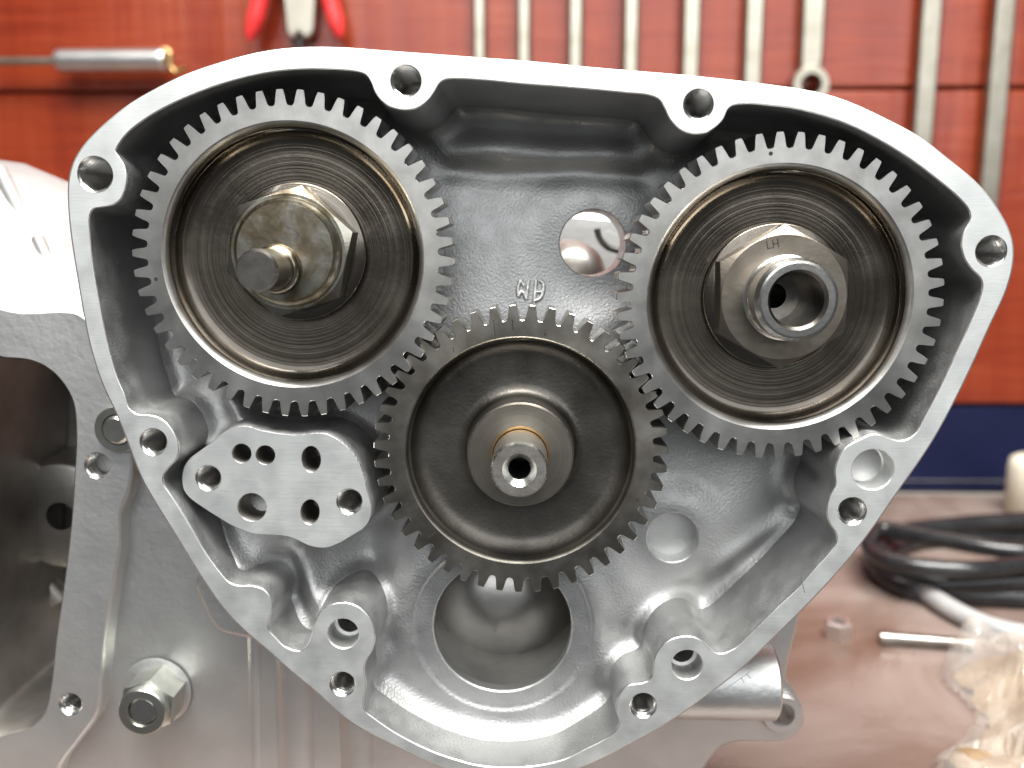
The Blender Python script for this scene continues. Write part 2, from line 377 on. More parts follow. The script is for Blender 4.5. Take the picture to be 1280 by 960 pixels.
PAD_PX = [(227,599.5),(229,585),(236,574),(250.5,563),(265,553),(277,542),(289,534.5),(307,532),(325.6,537),(346,541),(370,543),(392.7,541),(407,541.6),(421,548),(435,559),
 (447.5,575),(454.6,593),(459.7,614),(465,634),(463.8,646),(457.7,658),(439.4,670.6),(423,680),(409,685),(396.7,685),(384.5,682),(372,676),(362,672),(350,670),(334,669),
 (315.5,667.6),(301,662.5),(287,656),(269,645),(250.5,633),(236,622),(229,612)]
PAD_Y = 3.0
OUT = ccw(spline(UL(OUTER_PX, 0), .8))
for _ in range(14): OUT = (np.roll(OUT, 1, 0)+2*OUT+np.roll(OUT, -1, 0))/4
INN = ccw(spline(UL(INNER_PX, 0), .45)); PAD = ccw(spline(UL(PAD_PX, PAD_Y), .5))
case = thing('engine_crankcase', 'bare grey aluminium timing-side crankcase with flat machined rim around the gears', 'crankcase', (0, 40, -112))

# holes in the machined rim: px, py, radius in px, threaded
RIM_HOLES = [(119,218,22.5,1),(507.5,101,19,1),(873,130.5,18.5,1),(1239,314,19.5,1),(1065,639,19,1),(804,882,18.5,1),(428,855,18,1),(192,552.5,18.5,1)]
DOWELS = [(429,792,22),(859,831,22)]
BLIND = (1091,587,27.5)
PAD_HOLES = [(260.6,597.5,17.5,17.5,1,0),(437,627,17.8,17.8,1,0),(302,566.6,13,13,0,0),(331.7,568.7,13,13,0,0),(315,634,19.3,19.3,0,0),(389,574,12.8,18,0,0),(387.6,640,12.7,17.6,0,-.12)]
loops = [circle(U(x, y, 0), r*sc(0), 40) for x, y, r, t in RIM_HOLES]+[circle(U(x, y, 0), r*sc(0), 44) for x, y, r in DOWELS]+[circle(U(*BLIND[:2], 0), BLIND[2]*sc(0), 48)]

# --- machined rim: flat face, broken edges, outside wall and the inside wall of the chest
rim = MB()
oi, ii = offset(OUT, .45), offset(INN, -.22)
v, f = fill(oi, [ii]+loops)
rim.add(y3(v, 0), f, False)
rim.build('joint_face', M_MACH, case, (0, 0, 0))
ow = MB()
ow.rings([y3(oi, 0), y3(offset(OUT, .12), .12), y3(OUT, .5), y3(OUT, 12), y3(offset(OUT, 2.0), 40)])
ow.build('outer_wall', M_SMOOTH, case)
def smooth_loop(P, k):
    for _ in range(k): P = (np.roll(P, 1, 0)+2*P+np.roll(P, -1, 0))/4
    return P
IN2 = smooth_loop(offset(INN, .9), 8)
iw = MB()
iw.rings([y3(ii, 0), y3(offset(INN, -.05), .08), y3(INN, .3)], flip=True)
iw.build('inner_edge', M_SCRATCH_GLINT, case)  # edge highlight put into the colour, brighter metal than the rim
iw = MB()
iw.rings([y3(INN, .3), y3(offset(INN, .1), 3), y3(offset(INN, .5), 14), y3(IN2, 26), y3(IN2, 42)], flip=True)
iw.build('chest_wall', M_CAST, case)

# --- tapped and plain holes
def hole_mesh(name, r, depth, threaded, material, n=36, ry=None, rot=0.0, chamfer=.5):
    """open bore starting at the origin and running along +Y"""
    k = (ry or r)/r
    def ring(rr, y, w=None):
        a = np.arange(n)/n*2*np.pi; rad = np.full(n, rr) if w is None else w
        x = rad*np.cos(a); z = rad*np.sin(a)*k
        return np.stack([x*math.cos(rot)-z*math.sin(rot), np.full(n, y), x*math.sin(rot)+z*math.cos(rot)], 1)
    mb = MB(); R = [ring(r, 0)]
    a = np.arange(n)/n
    if threaded:
        R.append(ring(r-.16, .2)); pitch = 1.3; y = .2
        while y < depth:
            y += pitch/10; ph = ((y/pitch+a) % 1.0); prof = np.abs(ph-.5)*2
            R.append(ring(0, y, (r-.12)-.5*prof))
    else:
        R += [ring(r-.12, .12), ring(r-.16, depth*.5), ring(r-.2, depth)]
    mb.rings(R, flip=True)
    mb.add(R[-1], [list(range(n))], False)
    return mesh(name, mb.v, mb.f, material, mb.s)
cache = {}
def put_hole(kind, px, py, Y, r, depth, threaded, material, parent, ry=None, rot=0.0):
    rm = round(r*sc(Y), 2)
    key = (rm, depth, threaded, material.name, ry, rot)
    if key not in cache: cache[key] = hole_mesh(kind, rm, depth, threaded, material, ry=None if ry is None else ry*sc(Y), rot=rot)
    x, z = U(px, py, Y)
    return put(kind, cache[key], (x, Y, z), parent)
for x, y, r, t in RIM_HOLES: put_hole('threaded_hole', x, y, 0, r, 15, True, M_THREAD, case)
for x, y, r in DOWELS:
    m = MB(); X, Z = U(x, y, 0); R = r*sc(0)
    lathe([(R, 0), (R-.2, .2), (R-.25, 6), (R-.95, 6.2), (R-1.0, 15), (R-1.0, 18)], (X, Z), 44, m)
    for i, q in enumerate(m.f): m.f[i] = q[::-1]
    m.build('dowel_hole', M_SMOOTH, case, (X, 0, Z))
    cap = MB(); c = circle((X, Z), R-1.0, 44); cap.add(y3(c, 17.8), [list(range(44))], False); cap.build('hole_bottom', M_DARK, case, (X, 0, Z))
X, Z = U(BLIND[0], BLIND[1], 0); R = BLIND[2]*sc(0); m = MB()
lathe([(R, 0), (R-.2, .2), (R-.3, 4.6), (R-.6, 5.0)], (X, Z), 48, m)
for i, q in enumerate(m.f): m.f[i] = q[::-1]
m.add(y3(circle((X, Z), R-.6, 48), 5.0), [list(range(48))], False)
m.build('blind_hole', M_SMOOTH, case, (X, 0, Z))

# --- oil pump mounting pad
pad_loops = []
for x, y, rx, ry, t, ro in PAD_HOLES: pad_loops.append(circle(U(x, y, PAD_Y), round(rx*sc(PAD_Y), 2), 36, ry*sc(PAD_Y) if ry != rx else None, rot=ro))
pm = MB(); pi_ = offset(PAD, .2); v, f = fill(pi_, pad_loops); pm.add(y3(v, PAD_Y), f, False)
pad = pm.build('pump_mounting_pad', M_MACH, case)
pw = MB(); pw.rings([y3(pi_, PAD_Y), y3(PAD, PAD_Y+.25), y3(offset(PAD, -.2), PAD_Y+6), y3(smooth_loop(offset(PAD, -.8), 6), PAD_Y+16), y3(smooth_loop(offset(PAD, -1.2), 6), 40)])
pw.build('pad_wall', M_CAST, pad)
for x, y, rx, ry, t, ro in PAD_HOLES:
    put_hole('threaded_hole' if t else 'oil_hole', x, y, PAD_Y, rx, 14 if t else 17, bool(t), M_THREAD if t else M_SHADEIN, pad, ry=None if rx == ry else ry, rot=ro)  # plain holes take the darker metal, so their inner shade is in the colour

# --- cast floor of the chest: one continuous relief surface with through bores
GEAR_L, GEAR_R, GEAR_I = (-48.5, -0.75), (50.4, -9.2), (-2.05, -41.5)
BORE_Y, OILH_Y, RELH_Y = 13.0, 23.5, 20.0
BORE = U(628, 785, BORE_Y); BORE_R = 93.5*sc(BORE_Y)
OILH = U(741, 304, OILH_Y); OILH_R = 42.0*sc(OILH_Y)
RELH = U(841, 672, RELH_Y); RELH_R = 34.5*sc(RELH_Y)
CTRL = [(560,140,30),(700,146,30.5),(810,160,30),(620,190,26),(760,196,26),(620,222,27.5),(750,226,27.5),(600,290,25),(680,300,24),(670,370,23.5),(760,380,23.5),(620,420,22),(740,430,22),
 (140,330,30),(150,420,31),(190,480,28),(250,520,21),(300,512,17),(170,190,31),(300,110,34),(420,110,34),(240,560,26),
 (1000,160,34),(1120,220,34),(1190,330,33),(1180,400,31),(1120,500,30),(1060,540,28),(900,590,22),(860,620,21),(950,610,22),(1000,600,25),(1015,630,28),(980,640,24),(930,670,20.5),(890,700,19.5),(850,715,19.5),(800,700,17),
 (960,710,27),(1000,700,29),(930,750,27),(900,770,25),(870,760,24),(850,740,23),(810,770,18),(800,810,19),(775,830,17),
 (628,785,13),(540,720,13),(700,720,13.5),(740,760,13.5),(740,830,13),(660,900,13),(560,880,13),(500,850,13.5),(500,780,13.5),(490,720,15),(500,660,17),(540,640,17),(660,690,14),(720,650,17),(600,560,22),
 (468,700,22),(462,740,20),(475,650,22),(440,710,18),(425,735,14),(390,740,12),(385,700,14),(352,690,27),(345,720,22),(360,765,19),(362,795,14),(300,690,12.5),(280,670,15),(255,655,24),(320,712,10.5),(240,620,27),(300,715,10)]
cp = []; cv = []
for px, py, d in CTRL: cp.append(U(px, py, d)); cv.append(d)
cp = np.array(cp); cv = np.array(cv, float)
G = 0.42
x0, z0 = INN.min(0)-3; x1, z1 = INN.max(0)+3
gx = np.arange(x0, x1, G); gz = np.arange(z0, z1, G); nx, nz = len(gx), len(gz)
XX, ZZ = np.meshgrid(gx, gz, indexing='ij'); Q = np.stack([XX.ravel(), ZZ.ravel()], 1)
def tps(c, v, Q, lam=6.0):
    """thin-plate surface through the depth soundings"""
    c = c/50.0; q = Q/50.0; n = len(c)
    k = lambda r2: np.where(r2 > 1e-12, r2*np.log(np.maximum(r2, 1e-12)), 0)
    K = k(((c[:, None]-c[None])**2).sum(-1))+np.eye(n)*lam*1e-3; P = np.hstack([np.ones((n, 1)), c])
    A = np.block([[K, P], [P.T, np.zeros((3, 3))]]); w = np.linalg.solve(A, np.concatenate([v, np.zeros(3)]))
    out = w[n]+q@w[n+1:]
    for i in range(n): out = out+w[i]*k(((q-c[i])**2).sum(-1))
    return out
DEP = np.clip(tps(cp, cv, Q), 8, 36)
OILH_Y = float(tps(cp, cv, np.array([OILH]))[0]); OILH = U(741, 304, OILH_Y); OILH_R = 42.0*sc(OILH_Y)
RELH_Y = float(tps(cp, cv, np.array([RELH]))[0]); RELH = U(841, 672, RELH_Y); RELH_R = 34.5*sc(RELH_Y)
def line_d(Q, a, b):
    a, b = np.array(a), np.array(b); t = np.clip(((Q-a)@(b-a))/np.dot(b-a, b-a), 0, 1)
    return np.linalg.norm(Q-a-t[:, None]*(b-a), axis=1)
def blend(DEP, c, r, y, r0, r1):
    d = np.linalg.norm(Q-np.array(c), axis=1); t = np.clip((d-r0)/(r1-r0), 0, 1); t = t*t*(3-2*t)
    return y*(1-t)+DEP*t
# cast boss behind the left cam gear and the wheel's bearing land
dL = np.linalg.norm(Q-np.array(GEAR_L), axis=1); ang = np.degrees(np.arctan2(Q[:, 1]-GEAR_L[1], Q[:, 0]-GEAR_L[0])) % 360
wL = 1/(1+np.exp((dL-33.4)/1.0))*(1/(1+np.exp(-(ang-160)/4)))*(1/(1+np.exp((ang-208)/6)))*(1/(1+np.exp(-(dL-24)/1.5)))
DEP = DEP*(1-wL)+14.0*wL
lump = np.exp(-(line_d(Q, U(292, 500, 15), U(304, 516, 15))/2.2)**2); DEP -= 5.0*lump
# rib between pad and lower boss, ridge on the lower right
DEP -= 3.0*np.exp(-(line_d(Q, U(378, 690, 13), U(396, 762, 10))/2.6)**2)
DEP -= 1.6*np.exp(-(line_d(Q, U(985, 650, 20), U(900, 706, 18))/2.2)**2)
DEP += 1.4*np.exp(-(line_d(Q, U(560, 212, 27), U(800, 220, 27))/2.6)**2)
DEP -= 1.6*np.exp(-(line_d(Q, U(560, 188, 26), U(800, 196, 26))/3.4)**2)
DEP = blend(DEP, BORE, BORE_R, BORE_Y, 21.0, 26.0)
dB = np.linalg.norm(Q-np.array(BORE), axis=1)
DEP += .7/(1+np.exp((dB-118*sc(13))/.12))*0.9                       # spot-faced ring round the bore
DEP = blend(DEP, OILH, OILH_R, OILH_Y, OILH_R+1.0, OILH_R+11)
DEP = blend(DEP, RELH, RELH_R, RELH_Y, RELH_R+.8, RELH_R+9)
def sdf(Q, P, step=.12):
    seg = np.roll(P, -1, 0)-P; ln = np.linalg.norm(seg, axis=1); pts = []
    for p, s, l in zip(P, seg, ln):
        k = max(1, int(l/step)); pts += [p+s*i/k for i in range(k)]
    kd = kdtree.KDTree(len(pts))
    for i, p in enumerate(pts): kd.insert((p[0], p[1], 0), i)
    kd.balance()
    d = np.array([kd.find((q[0], q[1], 0))[2] for q in Q]); return np.where(inside(Q, P), d, -d)
sI = sdf(Q, INN); sP = -sdf(Q, PAD)
def fillet(d, R):
    t = np.clip(1-d/R, 0, 1); return R*(1-np.sqrt(np.maximum(1-t*t, 0)))
RF = 4.2+1.3/(1+np.exp(-(Q[:, 1]+60)/4.0))
DEP = DEP-fillet(np.maximum(sI-.55, 0), RF)-fillet(np.maximum(sP-.3, 0), 3.2)
D2 = DEP.reshape(nx, nz)
for _ in range(5):
    D2 = np.pad(D2, 1, mode='edge'); D2 = (D2[:-2, 1:-1]+2*D2[1:-1, 1:-1]+D2[2:, 1:-1])/4
    D2 = np.pad(D2, ((0, 0), (1, 1)), mode='edge'); D2 = (D2[:, :-2]+2*D2[:, 1:-1]+D2[:, 2:])/4
ring_ = np.abs(dB-118*sc(13)) < 1.2
DEP = np.where(ring_, DEP, D2.ravel())
DEP = np.maximum(DEP, 1.2)
PX, PZ = Q[:, 0].copy(), Q[:, 1].copy()
keep = (sI > -1.6)
dead = ~keep
snap = np.zeros(len(Q), bool)
for c, r in ((BORE, BORE_R), (OILH, OILH_R), (RELH, RELH_R)):
    d = np.hypot(PX-c[0], PZ-c[1]); ins = (d < r).reshape(nx, nz)
    pad_ = np.pad(ins, 1, constant_values=True); nb = np.ones_like(ins)
    for i in (0, 1, 2):
        for j in (0, 1, 2): nb &= pad_[i:i+nx, j:j+nz]
    edge = (ins & ~nb).ravel()
    PX[edge] = c[0]+(PX[edge]-c[0])*r/d[edge]; PZ[edge] = c[1]+(PZ[edge]-c[1])*r/d[edge]
    DEP[edge] = {0: BORE_Y+.63, 1: OILH_Y, 2: RELH_Y}[[BORE, OILH, RELH].index(c)]
    dead |= (ins.ravel() & ~edge); snap |= edge
idx = np.arange(len(Q)).reshape(nx, nz)
quads = np.stack([idx[:-1, :-1], idx[1:, :-1], idx[1:, 1:], idx[:-1, 1:]], -1).reshape(-1, 4)
ok = ~dead[quads].any(1) & ~(snap[quads].all(1)); quads = quads[ok]
used = np.unique(quads); remap = np.full(len(Q), -1); remap[used] = np.arange(len(used))
floor = mk('chest_floor', np.stack([PX, DEP, PZ], 1)[used], remap[quads], M_CAST, case)
for c, r, y, d, nm in ((BORE, BORE_R, BORE_Y+.63, 3, 'crankshaft_bore'), (OILH, OILH_R, OILH_Y, 13, 'breather_hole')):
    m = MB(); lathe([(r, y), (r-.25, y+.3), (r-.3, y+d)], c, 96, m)
    m.f = [q[::-1] for q in m.f]; m.build(nm, M_SMOOTH, case, (c[0], y, c[1]))
m = MB(); lathe([(RELH_R, RELH_Y), (RELH_R-.2, RELH_Y+.2), (RELH_R-.3, RELH_Y+5.0)], RELH, 64, m); m.f = [q[::-1] for q in m.f]
m.add(y3(circle(RELH, RELH_R-.3, 64), RELH_Y+5.0), [list(range(64))], False)
m.build('relief_hole', M_SMOOTH, case, (RELH[0], RELH_Y, RELH[1]))
# raised foundry mark
fi = np.argmin(np.hypot(Q[:, 0]-U(663, 364, 23)[0], Q[:, 1]-U(663, 364, 23)[1])); FM_Y = float(DEP[fi])-.3
def pl(pts, Y): return [U(a, b, Y) for a, b in pts]
z6 = lambda L: [(640+a/16, 330+b/16) for a, b in L]
marks = [z6([(170,330),(120,470),(125,640)]), z6([(125,640),(205,540),(285,700)]), z6([(285,700),(330,330)]), z6([(170,330),(235,430)]),
         z6([(480,320),(445,740)]), z6([(445,740),(560,690),(620,560),(630,400)]), z6([(480,560),(620,560)]), z6([(560,330),(630,400)])]
def floor_at(p): return float(DEP[np.argmin((Q[:, 0]-p[0])**2+(Q[:, 1]-p[1])**2)])
fm = MB()
for L in marks:
    P_ = spline(np.array(pl(L, FM_Y)), .3, False) if len(L) > 2 else np.linspace(*[np.array(q) for q in pl(L, FM_Y)], 14)
    T_ = np.gradient(P_, axis=0); T_ /= np.linalg.norm(T_, axis=1)[:, None]; Nn = np.stack([-T_[:, 1], T_[:, 0]], 1)
    prof_ = [(-.55, .25), (-.42, -.35), (-.2, -.58), (.2, -.58), (.42, -.35), (.55, .25)]
    rr_ = []
    for p_, n_ in zip(P_, Nn):
        y_ = floor_at(p_); rr_.append([(p_[0]+n_[0]*o, y_+h, p_[1]+n_[1]*o) for o, h in prof_])
    fm.rings([np.array(r_) for r_ in rr_], closed=False)
    for r_ in (rr_[0], rr_[-1]): fm.add(r_, [[0, 1, 2, 3, 4, 5]], False)
fm.build('foundry_mark', M_SMOOTH, case)
# nick and scribed scratches on the rim
for L in ([(1001,722),(1006,741)], [(906,862),(942,836)], [(910,866),(921,876)], [(926,847),(930,853)], [(933,842),(938,848)], [(515,75),(533,68)], [(560,92),(610,74)]):
    stroke_mb([pl(L, 0)], -.001, .13, .012).build('scratch', M_SCRATCH_GLINT, case)

# ================================================================== THE TIMING GEARS
def gear_outline(N, rt, rr, ph, c):
    """tooth outline, CCW: rounded roots, curved flanks, flat tips"""
    P = []
    pit = 2*np.pi/N; rp = rt-1.27
    hw = [(rr, 1.42), (rr+.22, 1.24), (rr+.6, 1.12), (rr+1.1, 1.04), (rp, .93), (rp+.5, .83), (rp+.9, .74), (rt-.1, .66), (rt, .57)]
    for k in range(N):
        a = ph+k*pit; jit = random.uniform(-.02, .02)
        for r, h in hw: P.append((r, a-(h+jit)/r))
        P.append((rt, a))
        for r, h in hw[::-1]: P.append((r, a+(h+jit)/r))
        P.append((rr-.12, a+pit/2))
    # order the angles
    return np.array([(c[0]+r*math.cos(t), c[1]+r*math.sin(t)) for r, t in P]), np.array(P)
EDGE = MB()
def gear_rim(c, N, rt, rr, ri, ph, Y, th):
    out, pol = gear_outline(N, rt, rr, ph, c); mb = MB(); n = len(out)
    ch = .17; EDGE.__init__()
    face = np.array([(c[0]+(r-ch)*math.cos(t), c[1]+(r-ch)*math.sin(t)) for r, t in pol])
    v, f = fill(face, [circle(c, ri, 160)])
    mb.add(y3(v, Y), f, False)
    EDGE.rings([y3(face, Y), y3(out, Y+ch)], smooth=False)
    mb.rings([y3(out, Y+ch), y3(out, Y+th)], smooth=False)
    v2, f2 = fill(out, [circle(c, ri, 160)]); mb.add(y3(v2, Y+th), f2[:, ::-1], False)
    return mb
def arc(r0, y0, r1, y1, k=6, bulge='in'):
    """quarter round from (r0,y0) to (r1,y1)"""
    t = np.linspace(0, np.pi/2, k)
    if bulge == 'in': return [(r0+(r1-r0)*(1-math.cos(a)), y0+(y1-y0)*math.sin(a)) for a in t]
    return [(r0+(r1-r0)*math.sin(a), y0+(y1-y0)*(1-math.cos(a))) for a in t]
YG = 3.0
def dot(name, px, py, Y, r, parent, m=None):
    x, z = U(px, py, Y); c = circle((x, z), r, 14); mb = MB()
    mb.add(y3(c, Y-.02), [list(range(14))], False); mb.build(name, m or M_MARK, parent, (x, Y, z))

# left cam gear
gl = thing('camshaft_gear', 'dark steel gear with recessed oily web around the yellowed hex nut and off-centre pin', 'gear', (*[GEAR_L[0], 20], GEAR_L[1]), 'timing gears in the chest')
gear_rim(GEAR_L, 50, 33.0, 29.95, 26.9, math.radians(92.1), YG, 9.5).build('toothed_rim', M_STEEL, gl, (GEAR_L[0], YG, GEAR_L[1]))
EDGE.build('tooth_edge', M_EDGE, gl, (GEAR_L[0], YG, GEAR_L[1]))
prof = [(26.9, YG), (26.72, YG+.1), (26.35, YG+.42), (25.95, YG+.95), (25.8, YG+1.4)]
prof2 = [(25.8, YG+1.4), (25.4, YG+2.6)]+arc(25.4, YG+2.6, 23.0, YG+5.2)+[(21, YG+5.3), (17, YG+5.3), (14.6, YG+5.4), (12, YG+5.4)]
lathe_s(prof, GEAR_L, 160).build('rim_chamfer', M_STEEL, gl, (GEAR_L[0], YG, GEAR_L[1]))
lathe_s(prof2, GEAR_L, 160).build('web', M_WEB, gl, (GEAR_L[0], YG, GEAR_L[1]))
dot('timing_dot', 195, 349, YG, .42, gl)
# right cam gear
gr = thing('camshaft_gear', 'dark steel gear with recessed web around the hex nut stamped LH', 'gear', (GEAR_R[0], 20, GEAR_R[1]), 'timing gears in the chest')
gear_rim(GEAR_R, 50, 33.0, 29.95, 26.9, math.radians(92.6), YG, 9.5).build('toothed_rim', M_STEEL, gr, (GEAR_R[0], YG, GEAR_R[1]))
EDGE.build('tooth_edge', M_EDGE, gr, (GEAR_R[0], YG, GEAR_R[1]))
lathe_s(prof, GEAR_R, 160).build('rim_chamfer', M_STEEL, gr, (GEAR_R[0], YG, GEAR_R[1]))
lathe_s(prof2, GEAR_R, 160).build('web', M_WEB, gr, (GEAR_R[0], YG, GEAR_R[1]))
dot('timing_dot', 963.5, 192, YG, .42, gr)
# idler
YI = 4.0
gi = thing('idler_gear', 'lower middle steel gear with smooth forged dish around a bright hollow spindle', 'gear', (GEAR_I[0], 20, GEAR_I[1]), 'timing gears in the chest')
gear_rim(GEAR_I, 47, 31.1, 28.05, 24.6, math.radians(93.1), YI, 9.5).build('toothed_rim', M_STEEL2, gi, (GEAR_I[0], YI, GEAR_I[1]))
EDGE.build('tooth_edge', M_EDGE, gi, (GEAR_I[0], YI, GEAR_I[1]))
lathe_s([(24.6, YI), (24.45, YI+.08), (24.2, YI+.3), (24.05, YI+.7)], GEAR_I, 160).build('rim_chamfer', M_STEEL2, gi, (GEAR_I[0], YI, GEAR_I[1]))
pw_ = [(24.05, YI+.7), (23.6, YI+2.0)]+arc(23.6, YI+2.0, 20.0, YI+5.4, 9)+[(18.5, YI+5.5), (16.0, YI+5.45)]+[(14.0, YI+5.4)]+[(11.45+2.4*(1-math.sin(t)), YI+5.35-2.4*(1-math.cos(t))) for t in np.linspace(.1, math.pi/2, 8)]+[(11.3, YI+.5), (11.15, YI-2.0)]
lathe_s(pw_, GEAR_I, 160).build('web', M_FORGE, gi, (GEAR_I[0], YI, GEAR_I[1]))
YH = YI-2.5
lathe([(11.15, YI-2.0), (10.8, YH), (6.2, YH)], GEAR_I, 128).build('hub', M_HUB, gi, (GEAR_I[0], YI, GEAR_I[1]))
lathe([(6.2, YH), (6.15, YH-.15), (5.75, YH-.15), (5.7, YH+2)], GEAR_I, 96).build('bronze_bush', M_BRONZE, gi, (GEAR_I[0], YI, GEAR_I[1]))
for L in ([(640.5,400),(641.5,412)], [(536,673),(543,666)]):
    stroke_mb([pl(L, YI)], YI, .32, .02).build('timing_mark', M_MARK, gi)
for L in ([(617,400),(619,419)], [(566,434),(567.5,440)]):
    stroke_mb([pl(L, YI)], YI, .16, .02).build('timing_mark', M_MARK, gi)
dot('timing_dot', 797, 625, YI, .38, gi); dot('timing_dot', 681.5, 418, YI, .3, gi)

# spindle of the idler
sp = thing('idler_spindle', 'bright hollow steel spindle end standing out of the idler gear hub', 'spindle', (GEAR_I[0], 5, GEAR_I[1]))
SY = -10.6; SC = (GEAR_I[0], GEAR_I[1])
lathe([(5.58, YH+3), (5.58, SY+.7), (5.2, SY)], SC, 96).build('shank', M_BRIGHT, sp, (SC[0], SY, SC[1]))
lathe([(5.2, SY), (3.35, SY)], SC, 96).build('end_face', M_SHAFTEND, sp, (SC[0], SY, SC[1]))
lathe([(3.35, SY), (2.2, SY+1.3)], SC, 64).build('countersink', M_BRIGHT, sp, (SC[0], SY, SC[1]))
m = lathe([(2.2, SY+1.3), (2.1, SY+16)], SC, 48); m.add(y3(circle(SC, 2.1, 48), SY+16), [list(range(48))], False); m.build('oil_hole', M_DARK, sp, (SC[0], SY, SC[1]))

# hexagon nuts
def hexnut(c, Y, th, af, rot, mat_, parent, name='body', hole_r=None, chamfer_a=.42):
    """hexagon with a turned chamfer on the front face"""
    n = 96; a = np.arange(n)/n*2*np.pi+rot; rh = (af/2)/np.cos(((a-rot+np.pi/6) % (np.pi/3))-np.pi/6)
    # vertices of the hexagon lie at rot + k*60 deg -> shift by 30 deg
    rh = (af/2)/np.cos(((a-rot) % (np.pi/3))-np.pi/6)
    rf = np.full(n, af/2*.985); yb = Y+np.maximum(rh-af/2*.985, 0)*chamfer_a
    def rg(r, y): return np.stack([c[0]+r*np.cos(a), np.broadcast_to(y, (n,)), c[1]+r*np.sin(a)], 1)
    mb = MB()
    if hole_r: mb.rings([rg(np.full(n, hole_r), Y), rg(rf, Y)], smooth=False, flip=True)
    else: mb.add(rg(rf, Y), [list(range(n))], False)
    mb.rings([rg(rf, Y), rg(rh, yb)], smooth=False, flip=True)
    mb.rings([rg(rh, yb), rg(rh, Y+th)], smooth=False, flip=True)
    mb.f = [q[::-1] for q in mb.f]
    return mb.build(name, mat_, parent, (c[0], Y, c[1]))
CL = U(360, 315, -.5)
nl = thing('hex_nut', 'oil-yellowed hexagon nut clamping the cam gear that carries the off-centre pin', 'nut', (CL[0], 8, CL[1]), 'hexagon nuts on the cam gears')
hexnut(CL, -.4, 7.2, 23.2, math.radians(17), M_OILY, nl, 'hexagon', 9.5)
lathe_s([(9, 6.2), (13.9, 6.2), (14.25, 6.5), (14.3, 8.6)], CL, 128).build('washer_face', M_WEB, nl, (CL[0], 6.2, CL[1]))
cl = thing('camshaft_end', 'mottled yellow steel disc with an off-centre dark drive pin', 'camshaft', (CL[0], 0, CL[1]))
lathe_s([(10.9, -.35), (10.75, -.9), (10.3, -1.5), (9.75, -2.2), (9.55, -2.75)], CL, 128).build('collar', M_OILY, cl, (CL[0], -2, CL[1]))
m = MB(); cc = circle(CL, 9.55, 96); m.add(y3(cc, -2.75), [list(range(96))], False); m.build('disc_face', M_OILY, cl, (CL[0], -2, CL[1]))
CP = U(346, 335, -3); PT = U(319.5, 340, -15.5)
CPc = ((CP[0]+PT[0])/2, (CP[1]+PT[1])/2)
lathe_s([(5.0, -2.7), (4.7, -3.3), (4.7, -4.4), (3.98, -4.7)], CPc, 64).build('pin_collar', M_OILY, cl, (CPc[0], -3, CPc[1]))
lathe([(3.95, -3.9), (3.95, -14.7), (3.5, -15.4)], CPc, 64).build('pin', M_PIN, cl, (CPc[0], -12, CPc[1]))
m = MB(); m.add(y3(circle(CPc, 3.5, 64), -15.4), [list(range(64))], False); m.build('pin_end', M_PIN, cl, (CPc[0], -15, CPc[1]))
z5 = lambda L: [(260+a/4.8, 220+b/4.8) for a, b in L]
stroke_mb([pl(z5(L), -2.75) for L in ([(468,300),(492,318)], [(495,310),(548,348),(530,362)])], -2.752, .18, .02).build('stamped_mark', M_MARK, cl)

CR = U(980, 372, 1.0)
nr = thing('hex_nut', 'brown steel hexagon nut stamped LH around the hollow shaft', 'nut', (CR[0], 8, CR[1]), 'hexagon nuts on the cam gears')
hexnut(CR, 1.0, 6.0, 25.2, math.radians(91), M_NUT, nr, 'hexagon', 8.4, .5)
lathe_s([(9, 6.6), (14.6, 6.6), (15.0, 7.0), (15.1, 8.6)], CR, 128).build('washer_face', M_WEB, nr, (CR[0], 6.6, CR[1]))
z4 = lambda L: [(860+a/4.364, 260+b/4.364) for a, b in L]
stroke_mb([pl(z4(L), 1.0) for L in ([(428,180),(436,222),(462,216)], [(462,175),(468,215)], [(488,170),(494,212)], [(466,196),(490,192)])], 1.0, .26, .02).build('lettering', M_MARK, nr)
cr = thing('camshaft_end', 'bright hollow shaft end standing through the nut stamped LH', 'camshaft', (CR[0], 0, CR[1]))
lathe([(8.45, 1.2), (8.45, -.6), (8.1, -.9), (8.0, -1.4), (8.0, -6.6), (7.35, -7.9), (6.95, -8.1)], CR, 128).build('sleeve', M_BRIGHT, cr, (CR[0], -4, CR[1]))
lathe([(6.95, -8.1), (5.75, -8.1)], CR, 96).build('end_face', M_BRIGHT, cr, (CR[0], -4, CR[1]))
lathe([(5.75, -8.1), (5.15, -7.4), (5.1, 8), (2.6, 8.2), (2.5, 22)], CR, 96).build('bore', M_PIN, cr, (CR[0], -4, CR[1]))
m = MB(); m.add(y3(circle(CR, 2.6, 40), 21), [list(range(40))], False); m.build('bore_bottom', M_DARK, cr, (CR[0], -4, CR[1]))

# ================================================================== REST OF THE CASTING (behind the rim)
# gearbox joint face with its opening, at left
GY = 17.0
band = [(-60,386),(30,388),(103,392),(130,440),(150,500),(165,560),(163,610),(152,642),(150,690),(143,730),(132,800),(128,850),(122,893),(100,925),(76,958),(60,1000),(-60,1010)]
opening = [(-40,449),(10,449),(38,452),(60,462),(78,480),(90,503),(94,540),(92,590),(88,650),(80,720),(70,790),(62,860),(55,890),(40,906),(18,914),(-40,918)]
bo = ccw(spline(UL(band, GY), 1.2)); op = ccw(spline(UL(opening, GY), 1.0))
gholes = [circle(U(122, 582, GY), round(18*sc(GY), 2), 36), circle(U(88, 880, GY), round(16.5*sc(GY), 2), 36)]
mb = MB(); bi = offset(bo, .8); oi2 = offset(op, -.5)
v, f = fill(bi, [oi2]+gholes); mb.add(y3(v, GY), f, False)
gb = mb.build('gearbox_joint_face', M_SMOOTH, case)
